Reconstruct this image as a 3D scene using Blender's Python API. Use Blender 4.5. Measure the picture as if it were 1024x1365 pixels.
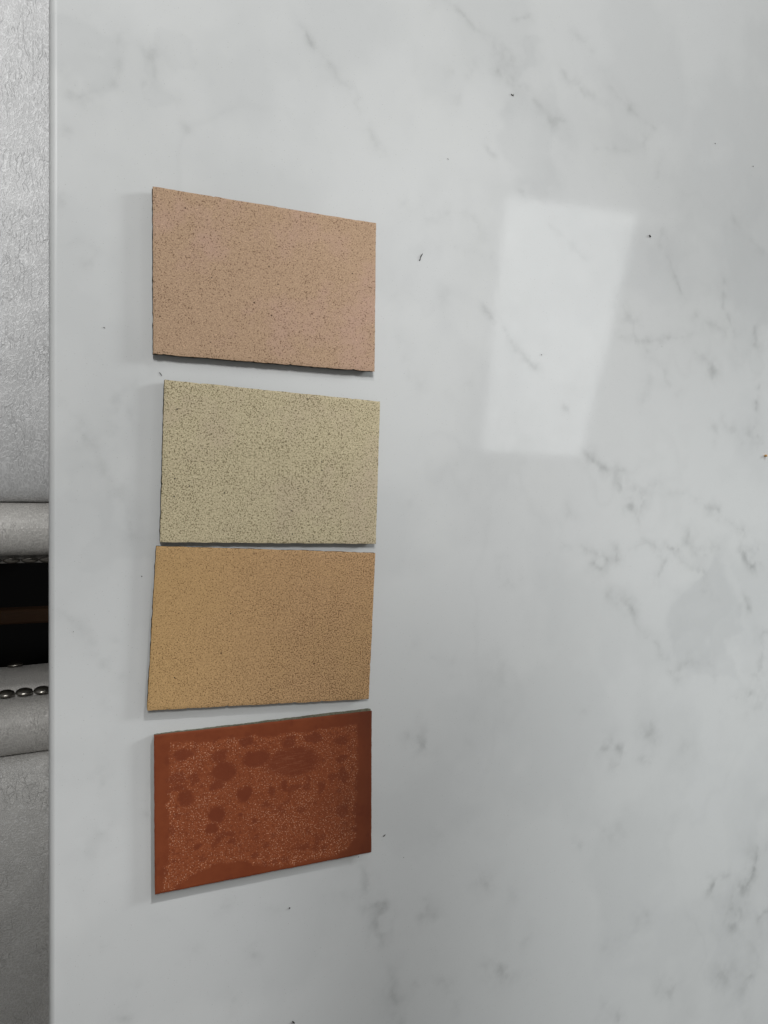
import bpy, math, random
import numpy as np
from mathutils import Matrix, Vector

rnd = random.Random(7)
nrs = np.random.RandomState(11)
TZ = 0.75                      # height of the tabletop above the floor (metres)
scene = bpy.context.scene
for o in list(bpy.data.objects):
    bpy.data.objects.remove(o, do_unlink=True)

# ------------------------------------------------------------------ camera
cd = bpy.data.cameras.new('camera')
cam = bpy.data.objects.new('camera', cd)
scene.collection.objects.link(cam)
cd.sensor_fit = 'VERTICAL'
cd.sensor_height = 36.0
cd.lens = 36.0 * 1050.0 / 1365.0
cd.clip_start = 0.02
cd.clip_end = 50
Rm = Matrix(((0.9121775699693632, 0.00019127637967138351, -0.40979512473690344),
             (0.010457786899806336, 0.9996633490136368, 0.02374496435031895),
             (0.40966170865477036, -0.02594517396716119, 0.911868484163077)))
cam.matrix_world = Matrix.Translation((-0.010488, 0.0, 0.514934 + TZ)) @ Rm.to_4x4()
scene.camera = cam

# ------------------------------------------------------------------ light
world = bpy.data.worlds.new('World')
scene.world = world
world.use_nodes = True
wb = world.node_tree.nodes['Background']
wb.inputs['Color'].default_value = (1.0, 0.99, 0.965, 1)   # pale room all round
wb.inputs['Strength'].default_value = 0.13
scene.view_settings.view_transform = 'Standard'
scene.view_settings.look = 'None'
scene.view_settings.gamma = 1
scene.view_settings.exposure = 0
scene.view_settings.use_curve_mapping = False


def area(name, loc, target, sx, sy, power, col=(1, 1, 1), spread=180):
    l = bpy.data.lights.new(name, 'AREA')
    l.shape = 'RECTANGLE'; l.size = sx; l.size_y = sy
    l.energy = power; l.color = col; l.spread = math.radians(spread)
    o = bpy.data.objects.new(name, l)
    scene.collection.objects.link(o)
    loc = Vector((loc[0], loc[1], loc[2] + TZ)); target = Vector((target[0], target[1], target[2] + TZ))
    o.location = loc
    o.rotation_euler = (target - loc).to_track_quat('-Z', 'Y').to_euler()
    return o


def spot(name, loc, target, power, deg, blend, radius, col=(1, 1, 1)):
    l = bpy.data.lights.new(name, 'SPOT')
    l.energy = power; l.spot_size = math.radians(deg); l.spot_blend = blend
    l.shadow_soft_size = radius; l.color = col
    o = bpy.data.objects.new(name, l)
    scene.collection.objects.link(o)
    loc = Vector((loc[0], loc[1], loc[2] + TZ)); target = Vector((target[0], target[1], target[2] + TZ))
    o.location = loc
    o.rotation_euler = (target - loc).to_track_quat('-Z', 'Y').to_euler()
    return o


# tall window to the right: throws the tiles' low shadows to the left
area('window_light', (2.7, 0.95, 0.95), (0.3, 0.0, 0), 0.55, 0.55, 27, (0.95, 0.985, 1.0))
# added unseen spots that pool light on the table: one wide, the rest narrow
spot('added_spot', (0.544, 2.387, 1.612), (0.696, -0.610, 0.0), 256.0, 18.1, 1.0, 0.05, (0.97, 1.0, 1.0))
spot('added_spot', (-0.331, 1.733, 1.419), (-0.113, 0.574, 0.0), 48.0, 15.0, 1.0, 0.05, (0.98, 0.99, 1.0))
spot('added_spot', (-0.343, 1.084, 2.071), (0.066, 0.484, 0.0), 121.0, 43.8, 1.0, 0.22, (1.0, 1.0, 0.99))
spot('added_spot', (-0.501, 1.538, 1.844), (0.322, 0.091, 0.0), 40.0, 10.0, 1.0, 0.05, (1.0, 1.0, 1.0))
spot('added_spot', (0.442, 1.873, 1.405), (-0.027, -0.445, 0.0), 124.0, 10.7, 1.0, 0.05, (1.0, 1.0, 1.0))

# pigment of the stone, in table coordinates (metres): (points, width mm, strength)
VEINS = [
  ([[0.2677, 0.3604], [0.2855, 0.3498], [0.3058, 0.3372]], 1.41, 0.55),
  ([[0.3125, 0.3315], [0.3218, 0.3309]], 5.44, 0.5),
  ([[0.3127, 0.3182], [0.3195, 0.3135], [0.3317, 0.3105]], 2.38, 0.7),
  ([[0.3317, 0.3105], [0.3414, 0.3058], [0.3498, 0.3019]], 2.78, 0.5),
  ([[0.3591, 0.2917], [0.3698, 0.2915]], 3.6, 0.6),
  ([[0.3727, 0.2903], [0.3765, 0.2829]], 2.2, 0.4),
  ([[0.3675, 0.3363], [0.3756, 0.3283], [0.3881, 0.3222]], 1.83, 0.5),
  ([[0.3814, 0.3635], [0.3971, 0.3537]], 2.61, 0.4),
  ([[0.3881, 0.3222], [0.4128, 0.3192]], 2.25, 0.35),
  ([[0.4124, 0.3377], [0.4264, 0.3269], [0.4367, 0.3194]], 2.32, 0.4),
  ([[0.4367, 0.3194], [0.4633, 0.3083]], 1.99, 0.45),
  ([[0.4061, 0.2796], [0.4313, 0.2819], [0.4533, 0.2885], [0.4555, 0.2969]], 2.29, 0.4),
  ([[0.4711, 0.2868], [0.4684, 0.2646]], 2.49, 0.3),
  ([[0.3037, 0.2605], [0.3097, 0.256]], 2.67, 0.45),
  ([[0.2671, 0.309], [0.2893, 0.3101], [0.2911, 0.3204]], 2.55, 0.25),
  ([[0.2805, 0.2994], [0.2781, 0.2869]], 3.24, 0.25),
  ([[0.3281, 0.3628], [0.3382, 0.3659]], 1.11, 0.9),
  ([[0.211, 0.2473], [0.2227, 0.2384]], 1.76, 0.3),
  ([[0.1436, 0.3279], [0.1573, 0.3111]], 1.07, 0.2),
  ([[0.1573, 0.3111], [0.1714, 0.2964]], 1.63, 0.75),
  ([[0.1714, 0.2964], [0.1914, 0.2764]], 2.22, 0.35),
  ([[0.1914, 0.2764], [0.211, 0.2473]], 1.71, 0.35),
  ([[0.0541, 0.2746], [0.0586, 0.272]], 2.77, 0.6),
  ([[0.0537, 0.2593], [0.0559, 0.2584]], 1.84, 0.6),
  ([[0.0528, 0.2508], [0.0587, 0.254], [0.0613, 0.2666], [0.0586, 0.2738]], 2.3, 0.3),
  ([[0.0412, 0.2815], [0.0386, 0.2664], [0.0356, 0.2489]], 1.81, 0.3),
  ([[0.0125, 0.2367], [0.0171, 0.2372]], 2.15, 0.75),
  ([[0.0239, 0.2351], [0.0252, 0.2344]], 1.31, 0.6),
  ([[0.0058, 0.2516], [0.007, 0.2515]], 1.7, 0.7),
  ([[0.0075, 0.2152], [0.01, 0.2144]], 2.55, 0.4),
  ([[0.0715, 0.2484], [0.072, 0.2447]], 1.89, 0.25),
  ([[0.0795, 0.2322], [0.08, 0.2304]], 1.91, 0.4),
  ([[0.0356, 0.2489], [0.026, 0.2409], [0.0171, 0.2372]], 1.34, 0.3),
  ([[0.4729, 0.2128], [0.4848, 0.1987], [0.4893, 0.1866], [0.5033, 0.1691]], 1.32, 0.6),
  ([[0.4286, 0.1609], [0.4406, 0.1487]], 4.68, 0.45),
  ([[0.4307, 0.1354], [0.4339, 0.1333]], 3.13, 0.65),
  ([[0.4454, 0.1455], [0.4473, 0.1345]], 2.39, 0.4),
  ([[0.4498, 0.1298], [0.4749, 0.1326], [0.4999, 0.1368]], 1.76, 0.6),
  ([[0.4999, 0.1368], [0.5125, 0.1437], [0.5139, 0.1561]], 1.7, 0.3),
  ([[0.5139, 0.1561], [0.5432, 0.1479], [0.5586, 0.1448]], 2.6, 0.45),
  ([[0.4554, 0.1309], [0.4621, 0.1209]], 3.23, 0.45),
  ([[0.4778, 0.1133], [0.4824, 0.0978], [0.4969, 0.0885]], 2.9, 0.4),
  ([[0.465, 0.0985], [0.4565, 0.0804]], 4.08, 0.3),
  ([[0.5147, 0.1272], [0.5371, 0.1107]], 3.47, 0.4),
  ([[0.5352, 0.1145], [0.5363, 0.1067]], 3.55, 0.65),
  ([[0.5465, 0.1903], [0.5454, 0.1665], [0.5548, 0.1523]], 2.25, 0.5),
  ([[0.5853, 0.1519], [0.5847, 0.1384]], 2.36, 0.6),
  ([[0.583, 0.1329], [0.6028, 0.1373]], 3.76, 0.3),
  ([[0.5907, 0.0983], [0.5943, 0.104]], 2.37, 0.6),
  ([[0.5891, 0.0867], [0.5903, 0.0794]], 1.89, 0.9),
  ([[0.5879, 0.0636], [0.5918, 0.0604], [0.5941, 0.0489]], 2.83, 0.7),
  ([[0.5612, 0.0571], [0.5686, 0.0527], [0.5771, 0.0497], [0.5824, 0.058]], 3.66, 0.6),
  ([[0.5394, 0.0595], [0.5405, 0.053]], 3.57, 0.5),
  ([[0.549, 0.0692], [0.5509, 0.0647]], 1.81, 0.4),
  ([[0.4022, 0.0324], [0.413, 0.0236], [0.4412, 0.018]], 3.02, 0.5),
  ([[0.4742, 0.2262], [0.4752, 0.2201]], 2.49, 0.4),
  ([[0.5584, 0.2471], [0.565, 0.2402]], 2.75, 0.4),
  ([[0.5773, 0.23], [0.5965, 0.2192]], 2.81, 0.2),
  ([[0.3023, 0.1437], [0.3097, 0.1343], [0.3199, 0.1251]], 1.32, 0.5),
  ([[0.3199, 0.1251], [0.3317, 0.1118], [0.3492, 0.1004]], 2.03, 0.45),
  ([[0.3422, 0.1028], [0.3478, 0.1015]], 2.79, 0.35),
  ([[0.377, 0.0693], [0.3807, 0.0683]], 2.19, 0.6),
  ([[0.3358, 0.2333], [0.3379, 0.2314]], 2.08, 0.7),
  ([[0.2861, 0.1814], [0.2874, 0.1794]], 1.94, 0.35),
  ([[0.3599, 0.2112], [0.3803, 0.1994], [0.399, 0.1876]], 2.15, 0.25),
  ([[0.3077, 0.1781], [0.3124, 0.1748]], 2.0, 0.3),
  ([[0.4022, 0.0324], [0.4115, 0.0254], [0.4263, 0.019], [0.4359, 0.0067], [0.4417, -0.0038], [0.4523, -0.0125]], 2.64, 0.5),
  ([[0.4535, 0.0019], [0.4593, -0.0018]], 3.22, 0.8),
  ([[0.4498, -0.0119], [0.4554, -0.0087]], 4.01, 0.6),
  ([[0.436, 0.0036], [0.4441, -0.0069]], 3.94, 0.35),
  ([[0.4535, 0.0032], [0.4664, 0.0084], [0.4779, 0.0105]], 3.22, 0.35),
  ([[0.4779, 0.0079], [0.5093, 0.0025], [0.5297, -0.0098], [0.5468, -0.0131]], 2.49, 0.35),
  ([[0.5351, -0.0118], [0.5459, -0.0131]], 3.56, 0.5),
  ([[0.5468, -0.0131], [0.5616, -0.0239], [0.5748, -0.0314]], 2.25, 0.35),
  ([[0.5719, -0.0293], [0.5767, -0.0321]], 2.32, 0.6),
  ([[0.5743, -0.047], [0.5763, -0.0497]], 1.87, 0.8),
  ([[0.5792, -0.0539], [0.5859, -0.0568], [0.5914, -0.0535], [0.5932, -0.048]], 2.81, 1.0),
  ([[0.5876, -0.0506], [0.5886, -0.0534]], 1.89, 0.6),
  ([[0.5879, -0.0623], [0.5918, -0.0644]], 1.9, 1.3),
  ([[0.5955, -0.0625], [0.5993, -0.0612]], 1.91, 0.9),
  ([[0.4548, -0.0182], [0.4592, -0.0346], [0.4759, -0.0444]], 2.02, 0.3),
  ([[0.4759, -0.0451], [0.4901, -0.0453], [0.5011, -0.0442]], 1.82, 1.0),
  ([[0.5011, -0.0436], [0.5078, -0.0392], [0.5094, -0.0327]], 4.28, 0.5),
  ([[0.5105, -0.0438], [0.5202, -0.0466], [0.5307, -0.0468]], 3.46, 0.6),
  ([[0.5307, -0.0468], [0.5477, -0.0445]], 2.22, 0.5),
  ([[0.3791, -0.0396], [0.4015, -0.0418], [0.4153, -0.0476], [0.4223, -0.0514]], 1.61, 0.4),
  ([[0.4153, -0.0482], [0.4224, -0.052]], 2.31, 0.5),
  ([[0.4323, -0.0448], [0.4333, -0.0542]], 2.04, 1.0),
  ([[0.4094, -0.0566], [0.4171, -0.0612]], 2.29, 0.8),
  ([[0.4078, -0.0517], [0.4194, -0.0594]], 7.62, 0.25),
  ([[0.4466, -0.0439], [0.4667, -0.0385]], 1.6, 0.25),
  ([[0.4837, -0.0568], [0.483, -0.0638], [0.4765, -0.07]], 2.51, 0.7),
  ([[0.4918, -0.0473], [0.511, -0.0601], [0.5295, -0.0679]], 2.54, 0.35),
  ([[0.5277, -0.0659], [0.5313, -0.068]], 2.65, 0.5),
  ([[0.5295, -0.0679], [0.5308, -0.0825], [0.5453, -0.0884]], 2.66, 0.35),
  ([[0.4269, -0.082], [0.4316, -0.0847]], 2.74, 0.8),
  ([[0.4316, -0.0847], [0.442, -0.0889], [0.4477, -0.0936]], 3.15, 0.5),
  ([[0.4469, -0.0923], [0.4502, -0.0962]], 2.41, 0.7),
  ([[0.4477, -0.0948], [0.4544, -0.1066], [0.4645, -0.1199]], 1.61, 0.35),
  ([[0.4645, -0.1186], [0.4745, -0.1238], [0.4874, -0.1415], [0.5022, -0.1551]], 2.05, 0.5),
  ([[0.5022, -0.1551], [0.5054, -0.1468], [0.5166, -0.1418]], 2.59, 0.5),
  ([[0.5166, -0.1418], [0.5434, -0.1512], [0.5456, -0.1662]], 2.19, 0.25),
  ([[0.5804, -0.0934], [0.5853, -0.1018]], 2.35, 0.8),
  ([[0.5778, -0.1014], [0.5834, -0.1024]], 1.88, 0.4),
  ([[0.5955, -0.1251], [0.6109, -0.1247]], 2.11, 0.6),
  ([[0.6045, -0.1374], [0.603, -0.1498], [0.5995, -0.1606], [0.5928, -0.1628]], 2.91, 0.5),
  ([[0.5652, -0.1822], [0.583, -0.1826]], 1.86, 0.3),
  ([[0.583, -0.1833], [0.5885, -0.1783]], 2.85, 0.7),
  ([[0.5955, -0.1872], [0.6127, -0.182]], 9.64, 0.45),
  ([[0.3216, -0.0571], [0.325, -0.0613]], 4.76, 0.4),
  ([[0.3286, -0.0678], [0.3334, -0.0703]], 3.44, 0.3),
  ([[0.3824, -0.0167], [0.3898, -0.018]], 2.21, 0.35),
  ([[0.3807, -0.0071], [0.3845, -0.0143]], 2.94, 0.2),
  ([[0.4004, -0.1722], [0.4042, -0.1738]], 3.05, 0.4),
  ([[0.3172, -0.1218], [0.3228, -0.1327], [0.323, -0.1438]], 3.4, 0.2),
  ([[0.4235, -0.2114], [0.428, -0.2063], [0.436, -0.2098], [0.4409, -0.2161], [0.4379, -0.2233], [0.4292, -0.2234]], 3.94, 0.35),
  ([[0.4211, -0.2105], [0.4235, -0.2127]], 2.36, 0.6),
  ([[0.436, -0.2092], [0.4392, -0.2109]], 2.4, 0.7),
  ([[0.4287, -0.202], [0.4304, -0.2066]], 2.38, 0.4),
  ([[0.4704, -0.196], [0.4738, -0.199]], 2.5, 0.6),
  ([[0.4682, -0.2048], [0.4756, -0.2063]], 3.33, 0.7),
  ([[0.4607, -0.2014], [0.4647, -0.1993]], 2.47, 0.3),
  ([[0.4637, -0.2248], [0.4711, -0.2245]], 3.32, 0.6),
  ([[0.5099, -0.2203], [0.5169, -0.2211]], 6.13, 0.3),
  ([[0.4265, -0.2803], [0.4407, -0.2815]], 6.38, 0.35),
  ([[0.3914, -0.2855], [0.3982, -0.2867]], 3.06, 0.4),
  ([[0.5661, -0.3417], [0.5524, -0.3459], [0.548, -0.3505]], 2.37, 0.5),
  ([[0.5489, -0.3506], [0.5445, -0.3545]], 2.98, 1.0),
  ([[0.5431, -0.3393], [0.5569, -0.342]], 2.77, 0.3),
  ([[0.5967, -0.3244], [0.6054, -0.3246]], 7.84, 0.5),
  ([[0.6084, -0.3272], [0.6038, -0.3348], [0.5983, -0.345]], 2.48, 1.1),
  ([[0.5983, -0.345], [0.5928, -0.3537], [0.5844, -0.3584]], 3.94, 0.8),
  ([[0.5844, -0.3584], [0.579, -0.3684], [0.5774, -0.3799]], 5.83, 0.6),
  ([[0.5773, -0.3764], [0.5813, -0.3828]], 3.87, 0.6),
  ([[0.5712, -0.3917], [0.572, -0.3863], [0.5691, -0.3815]], 2.89, 0.8),
  ([[0.5774, -0.3799], [0.5753, -0.4023], [0.5702, -0.4219], [0.5632, -0.4368]], 8.7, 0.38),
  ([[0.5576, -0.4355], [0.5688, -0.4375]], 5.72, 0.5),
  ([[0.586, -0.446], [0.5974, -0.4439]], 3.95, 0.7),
  ([[0.6064, -0.3909], [0.617, -0.3854]], 2.5, 0.8),
  ([[0.6062, -0.4163], [0.6195, -0.4015]], 8.03, 0.35),
  ([[0.5879, -0.4471], [0.5907, -0.4759], [0.5987, -0.488]], 4.94, 0.25),
  ([[0.486, -0.4284], [0.4921, -0.4326], [0.5016, -0.435], [0.5057, -0.4294]], 3.51, 0.6),
  ([[0.4884, -0.4191], [0.5012, -0.4209]], 3.51, 0.2),
  ([[0.4265, -0.428], [0.4258, -0.4329]], 3.27, 0.6),
  ([[0.441, -0.4376], [0.4427, -0.4432]], 2.5, 0.6),
  ([[0.4285, -0.3757], [0.4373, -0.3777]], 4.06, 0.35),
  ([[0.4727, -0.3603], [0.4736, -0.3644]], 3.42, 0.4),
  ([[0.462, -0.3606], [0.4589, -0.3697]], 5.9, 0.25),
  ([[0.5244, -0.374], [0.5229, -0.3838]], 5.46, 0.2),
  ([[0.3085, -0.299], [0.3113, -0.3019]], 4.81, 0.3),
  ([[0.3375, -0.3112], [0.3369, -0.3159]], 2.86, 0.35),
  ([[0.3494, -0.3473], [0.3453, -0.3542]], 5.12, 0.25),
  ([[0.3246, -0.3698], [0.3296, -0.3781]], 3.56, 0.5),
  ([[0.3199, -0.3745], [0.348, -0.3844]], 7.08, 0.15),
  ([[0.198, -0.2634], [0.205, -0.2717], [0.2098, -0.2781]], 3.52, 0.5),
  ([[0.2122, -0.2824], [0.21, -0.2956]], 2.4, 0.5),
  ([[0.2129, -0.294], [0.2188, -0.2974], [0.2202, -0.3143]], 3.61, 0.35),
  ([[0.2242, -0.2991], [0.2201, -0.3071], [0.219, -0.3145]], 3.06, 0.75),
  ([[0.2184, -0.3139], [0.2221, -0.3218], [0.2239, -0.3278]], 2.13, 0.6),
  ([[0.214, -0.2855], [0.217, -0.296]], 1.81, 0.5),
  ([[0.2262, -0.3128], [0.2292, -0.3151]], 4.93, 0.3),
  ([[0.2302, -0.3526], [0.2322, -0.3642], [0.2347, -0.3744], [0.238, -0.3893]], 4.37, 0.42),
  ([[0.2328, -0.3616], [0.2316, -0.3697], [0.236, -0.3792]], 1.88, 0.35),
  ([[0.256, -0.3023], [0.2599, -0.3076], [0.2556, -0.3124]], 2.24, 0.5),
  ([[0.2556, -0.3135], [0.265, -0.3155]], 4.49, 0.5),
  ([[0.2518, -0.3624], [0.2531, -0.3656]], 1.93, 0.5),
  ([[0.2689, -0.3678], [0.2734, -0.3678], [0.28, -0.3763]], 2.64, 0.35),
  ([[0.2847, -0.3891], [0.2861, -0.393]], 2.71, 0.4),
  ([[0.3096, -0.3661], [0.3117, -0.369]], 2.79, 0.5),
  ([[0.3254, -0.3717], [0.3289, -0.3761]], 2.85, 0.4),
  ([[0.252, -0.1826], [0.2558, -0.1865]], 5.0, 0.7),
  ([[0.2445, -0.1779], [0.2507, -0.178]], 3.71, 0.45),
  ([[0.2674, -0.2592], [0.27, -0.2619]], 5.17, 0.25),
  ([[0.2916, -0.1886], [0.2942, -0.19]], 2.65, 0.25),
  ([[0.3058, -0.2961], [0.3106, -0.3017]], 4.11, 0.3),
  ([[0.2979, -0.1692], [0.2992, -0.171]], 2.66, 0.3),
  ([[0.1264, -0.3097], [0.128, -0.3137]], 2.13, 0.7),
  ([[0.1122, -0.3395], [0.1138, -0.343]], 3.15, 0.5),
  ([[0.0833, -0.2977], [0.0862, -0.2989]], 2.98, 0.4),
  ([[0.044, -0.3119], [0.0472, -0.3131]], 2.34, 0.5),
  ([[0.0395, -0.3348], [0.0449, -0.3338]], 2.81, 0.7),
  ([[0.1028, -0.278], [0.1129, -0.2761]], 2.55, 0.35),
  ([[0.0278, -0.2841], [0.0291, -0.2853]], 1.81, 0.3),
  ([[0.0618, -0.2747], [0.0651, -0.2769]], 1.91, 0.2),
  ([[0.0042, 0.1697], [0.0075, 0.1751]], 1.68, 0.4),
  ([[0.013, 0.1509], [0.0168, 0.1478]], 2.98, 0.25),
  ([[0.0249, 0.1444], [0.0249, 0.1389]], 1.3, 0.35),
  ([[0.0219, 0.1376], [0.0215, 0.1349]], 1.3, 0.3),
  ([[0.0207, 0.0839], [0.022, 0.0812]], 1.72, 0.2),
  ([[0.039, 0.0599], [0.0471, 0.0651], [0.0584, 0.0729]], 3.55, 0.3),
  ([[0.0059, 0.0534], [0.0144, 0.0439], [0.0199, 0.0336]], 2.1, 0.3),
  ([[0.0199, 0.0313], [0.0273, 0.0284], [0.036, 0.0296], [0.0391, 0.0367], [0.0382, 0.0492], [0.036, 0.0574]], 3.44, 0.3),
  ([[0.0229, 0.0269], [0.0282, 0.0155], [0.0352, 0.0055], [0.0405, -0.0075], [0.0473, -0.0263]], 5.18, 0.36),
  ([[0.0464, -0.0254], [0.0478, -0.0291]], 1.8, 0.5),
  ([[0.0449, 0.0495], [0.0494, 0.0442]], 2.24, 0.25),
  ([[0.0039, -0.0736], [0.0111, -0.0786], [0.0179, -0.0859]], 2.52, 0.3),
  ([[0.0231, -0.0918], [0.0275, -0.0995], [0.0328, -0.1079], [0.0408, -0.118]], 3.92, 0.3),
  ([[0.0341, -0.0902], [0.0385, -0.0933]], 1.77, 0.35),
  ([[0.0311, -0.1307], [0.0337, -0.1338]], 3.55, 0.3),
  ([[0.0267, -0.1696], [0.0298, -0.1728]], 3.98, 0.3),
  ([[0.0289, -0.1812], [0.0307, -0.1824]], 2.22, 0.35),
  ([[0.0321, -0.2091], [0.029, -0.2156]], 4.04, 0.35),
  ([[0.0039, -0.1721], [0.0069, -0.1744]], 2.56, 0.2),
  ([[0.0181, -0.2231], [0.0233, -0.2255]], 5.28, 0.2),
  ([[0.0569, -0.1866], [0.0592, -0.1869]], 1.86, 0.3),
  ([[0.0546, -0.1959], [0.0555, -0.1975]], 1.4, 0.4),
  ([[0.056, -0.2048], [0.0565, -0.2063]], 0.93, 0.5),
  ([[0.2532, 0.2008], [0.2844, 0.2083], [0.2974, 0.2019], [0.2989, 0.191]], 3.72, 0.25),
  ([[0.2414, 0.1695], [0.272, 0.1872], [0.3044, 0.1749]], 3.04, 0.15),
  ([[0.3016, 0.1436], [0.3117, 0.1334]], 1.32, 0.2),
  ([[0.27, 0.1485], [0.2676, 0.14]], 3.16, 0.25),
  ([[0.2268, 0.1409], [0.2298, 0.1386]], 3.57, 0.2),
  ([[0.2363, 0.0962], [0.2424, 0.0859], [0.2486, 0.0782]], 4.22, 0.25),
  ([[0.2736, 0.0715], [0.2895, 0.0836]], 3.17, 0.2),
  ([[0.2794, 0.0249], [0.2801, 0.0216]], 1.6, 0.6),
  ([[0.2349, 0.206], [0.2354, 0.2162]], 1.09, 0.3),
  ([[0.2406, -0.0066], [0.2498, -0.0109]], 4.25, 0.2),
  ([[0.3162, -0.1421], [0.3093, -0.1328]], 5.44, 0.15),
  ([[0.2797, -0.1275], [0.2862, -0.1309]], 4.52, 0.25),
  ([[0.2624, -0.1222], [0.2637, -0.1235]], 1.89, 0.4),
  ([[0.2449, -0.1082], [0.2461, -0.1099]], 4.91, 0.2),
  ([[0.1398, -0.2837], [0.1467, -0.2904]], 3.24, 0.2),
  ([[0.1823, -0.2819], [0.1937, -0.2868]], 3.45, 0.2),
  ([[0.2242, 0.114], [0.2301, 0.1108]], 3.55, 0.15),
]
PATCHES = [
  [0.0243, 0.2644, 0.0198, 0.0184, 0, 0.3],
  [0.3468, 0.2737, 0.0297, 0.034, 0, 0.33],
  [0.3284, 0.3415, 0.0208, 0.0111, -0.3, 0.25],
  [0.5743, 0.1763, 0.0335, 0.0558, 0, 0.28],
  [0.5916, 0.1309, 0.0152, 0.0209, 0, 0.25],
  [0.5323, -0.1044, 0.0338, 0.0463, 0.3, 0.5],
  [0.5585, -0.1382, 0.0239, 0.0276, 0, 0.38],
  [0.5069, -0.1358, 0.0173, 0.0225, 0.6, 0.38],
  [0.4939, 0.2056, 0.0186, 0.0339, 0.4, 0.15],
  [0.5817, -0.3968, 0.0195, 0.0584, 0.1, 0.22],
  [0.3634, -0.0536, 0.0252, 0.0504, 0, 0.08],
  [0.3153, 0.1195, 0.0202, 0.0605, 0.4, 0.06],
  [0.5868, 0.2246, 0.0189, 0.0568, 0.2, 0.15],
  [0.0361, -0.0169, 0.0124, 0.0199, -0.5, 0.22],
  [0.0623, 0.2626, 0.0093, 0.0131, 0.2, 0.22],
  [0.4593, 0.2723, 0.0408, 0.0204, 0.3, 0.15],
  [0.2476, 0.1568, 0.0245, 0.0153, 0, 0.12],
  [0.6003, -0.0943, 0.0173, 0.0578, 0, 0.2],
  [0.4081, 0.2902, 0.046, 0.0307, 0.4, 0.1],
]
GLAZE_EDGE = [[-0.06536, 0.04525], [-0.04451, 0.04273], [-0.01915, 0.04269], [0.00253, 0.04166], [0.02496, 0.04137], [0.03812, 0.04143], [0.06353, 0.04255], [0.06291, 0.01846], [0.06264, -0.03806], [0.05583, -0.04576], [0.03562, -0.04851], [0.00955, -0.04842], [-0.00937, -0.04382], [-0.0171, -0.0404], [-0.03225, -0.03837], [-0.04702, -0.04086], [-0.05571, -0.04588], [-0.06285, -0.05038], [-0.06924, -0.04911], [-0.06928, -0.03885], [-0.06577, -0.03071], [-0.06662, 0.00603], [-0.06529, 0.02774]]
GLAZE_SPOTS = [[-0.01739, 0.00487, 0.00511, 0.00511, 1], [-0.03571, -0.00545, 0.00542, 0.00542, 1], [-0.03937, -0.01459, 0.0039, 0.0036, 1], [-0.05479, 0.0079, 0.00554, 0.00554, 0.9], [-0.0575, 0.03623, 0.00722, 0.00318, 0.9], [-0.03414, 0.03251, 0.0057, 0.0042, 0.8], [-0.03109, 0.02162, 0.00831, 0.0068, 0.95], [-0.03552, 0.01324, 0.0042, 0.00375, 0.9], [-0.00908, 0.02777, 0.00937, 0.00547, 0.95], [-0.01608, 0.03929, 0.00386, 0.00339, 0.9], [0.00123, 0.00457, 0.00287, 0.00287, 0.8], [0.01369, 0.036, 0.00452, 0.00388, 0.8], [0.01701, 0.02206, 0.0179, 0.00976, 0.85], [0.03073, 0.03678, 0.0058, 0.00332, 0.8], [-0.01034, -0.01437, 0.0022, 0.00251, 0.9], [-0.01959, -0.00877, 0.00155, 0.00155, 0.8], [0.01072, 0.0066, 0.00242, 0.00323, 0.8], [0.01877, 0.00466, 0.00327, 0.00262, 0.7], [0.02609, 0.0036, 0.00331, 0.00265, 0.8], [0.03682, 0.00206, 0.00303, 0.00403, 0.8], [0.05213, -0.01699, 0.00379, 0.00483, 0.7], [0.05177, 0.0199, 0.00343, 0.0024, 0.7], [-0.0474, -0.02441, 0.00297, 0.00178, 0.8], [-0.03458, -0.0232, 0.00242, 0.00212, 0.8], [-0.02511, -0.02529, 0.00246, 0.00246, 0.8], [-0.00243, -0.03307, 0.00223, 0.00191, 0.7], [0.00316, -0.04413, 0.00193, 0.00161, 0.7], [-0.06102, 0.02277, 0.00432, 0.00288, 0.7], [-0.06169, 0.01481, 0.00576, 0.00202, 0.7], [0.0508, 0.0328, 0.00427, 0.00308, 0.7], [0.05273, 0.00857, 0.0031, 0.00516, 0.7], [0.02215, -0.01228, 0.00264, 0.00231, 0.6], [-0.06443, -0.01115, 0.00288, 0.00288, 0.6], [0.04512, 0.00803, 0.0034, 0.00272, 0.6], [-0.04949, 0.01821, 0.00382, 0.00264, 0.5], [-0.00949, -0.0257, 0.00189, 0.00157, 0.5], [0.00935, -0.0227, 0.00227, 0.00194, 0.4], [0.02717, -0.02646, 0.002, 0.002, 0.5]]


# ------------------------------------------------------------------ helpers
def link(o):
    scene.collection.objects.link(o)
    return o


def mesh_obj(name, verts, faces, mats, parent=None, smooth=True, loc=None, mat_idx=None):
    me = bpy.data.meshes.new(name)
    me.from_pydata([tuple(v) for v in verts], [], [tuple(f) for f in faces])
    for m in (mats if isinstance(mats, (list, tuple)) else [mats]):
        me.materials.append(m)
    if mat_idx is not None:
        me.polygons.foreach_set('material_index', mat_idx)
    me.polygons.foreach_set('use_smooth', [smooth] * len(me.polygons))
    me.update()
    o = bpy.data.objects.new(name, me)
    link(o)
    if loc is not None:
        o.location = loc
    if parent is not None:
        o.parent = parent
    return o


def thing(name, label, cat, loc=(0, 0, 0), rz=0.0, group=None):
    o = bpy.data.objects.new(name, None)
    o.empty_display_size = 0.05
    link(o)
    o.location = loc
    o.rotation_euler = (0, 0, rz)
    tag(o, label, cat, group)
    return o


def tag(o, label, cat, group=None):
    o['label'] = label
    o['category'] = cat
    if group:
        o['group'] = group
    return o


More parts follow.
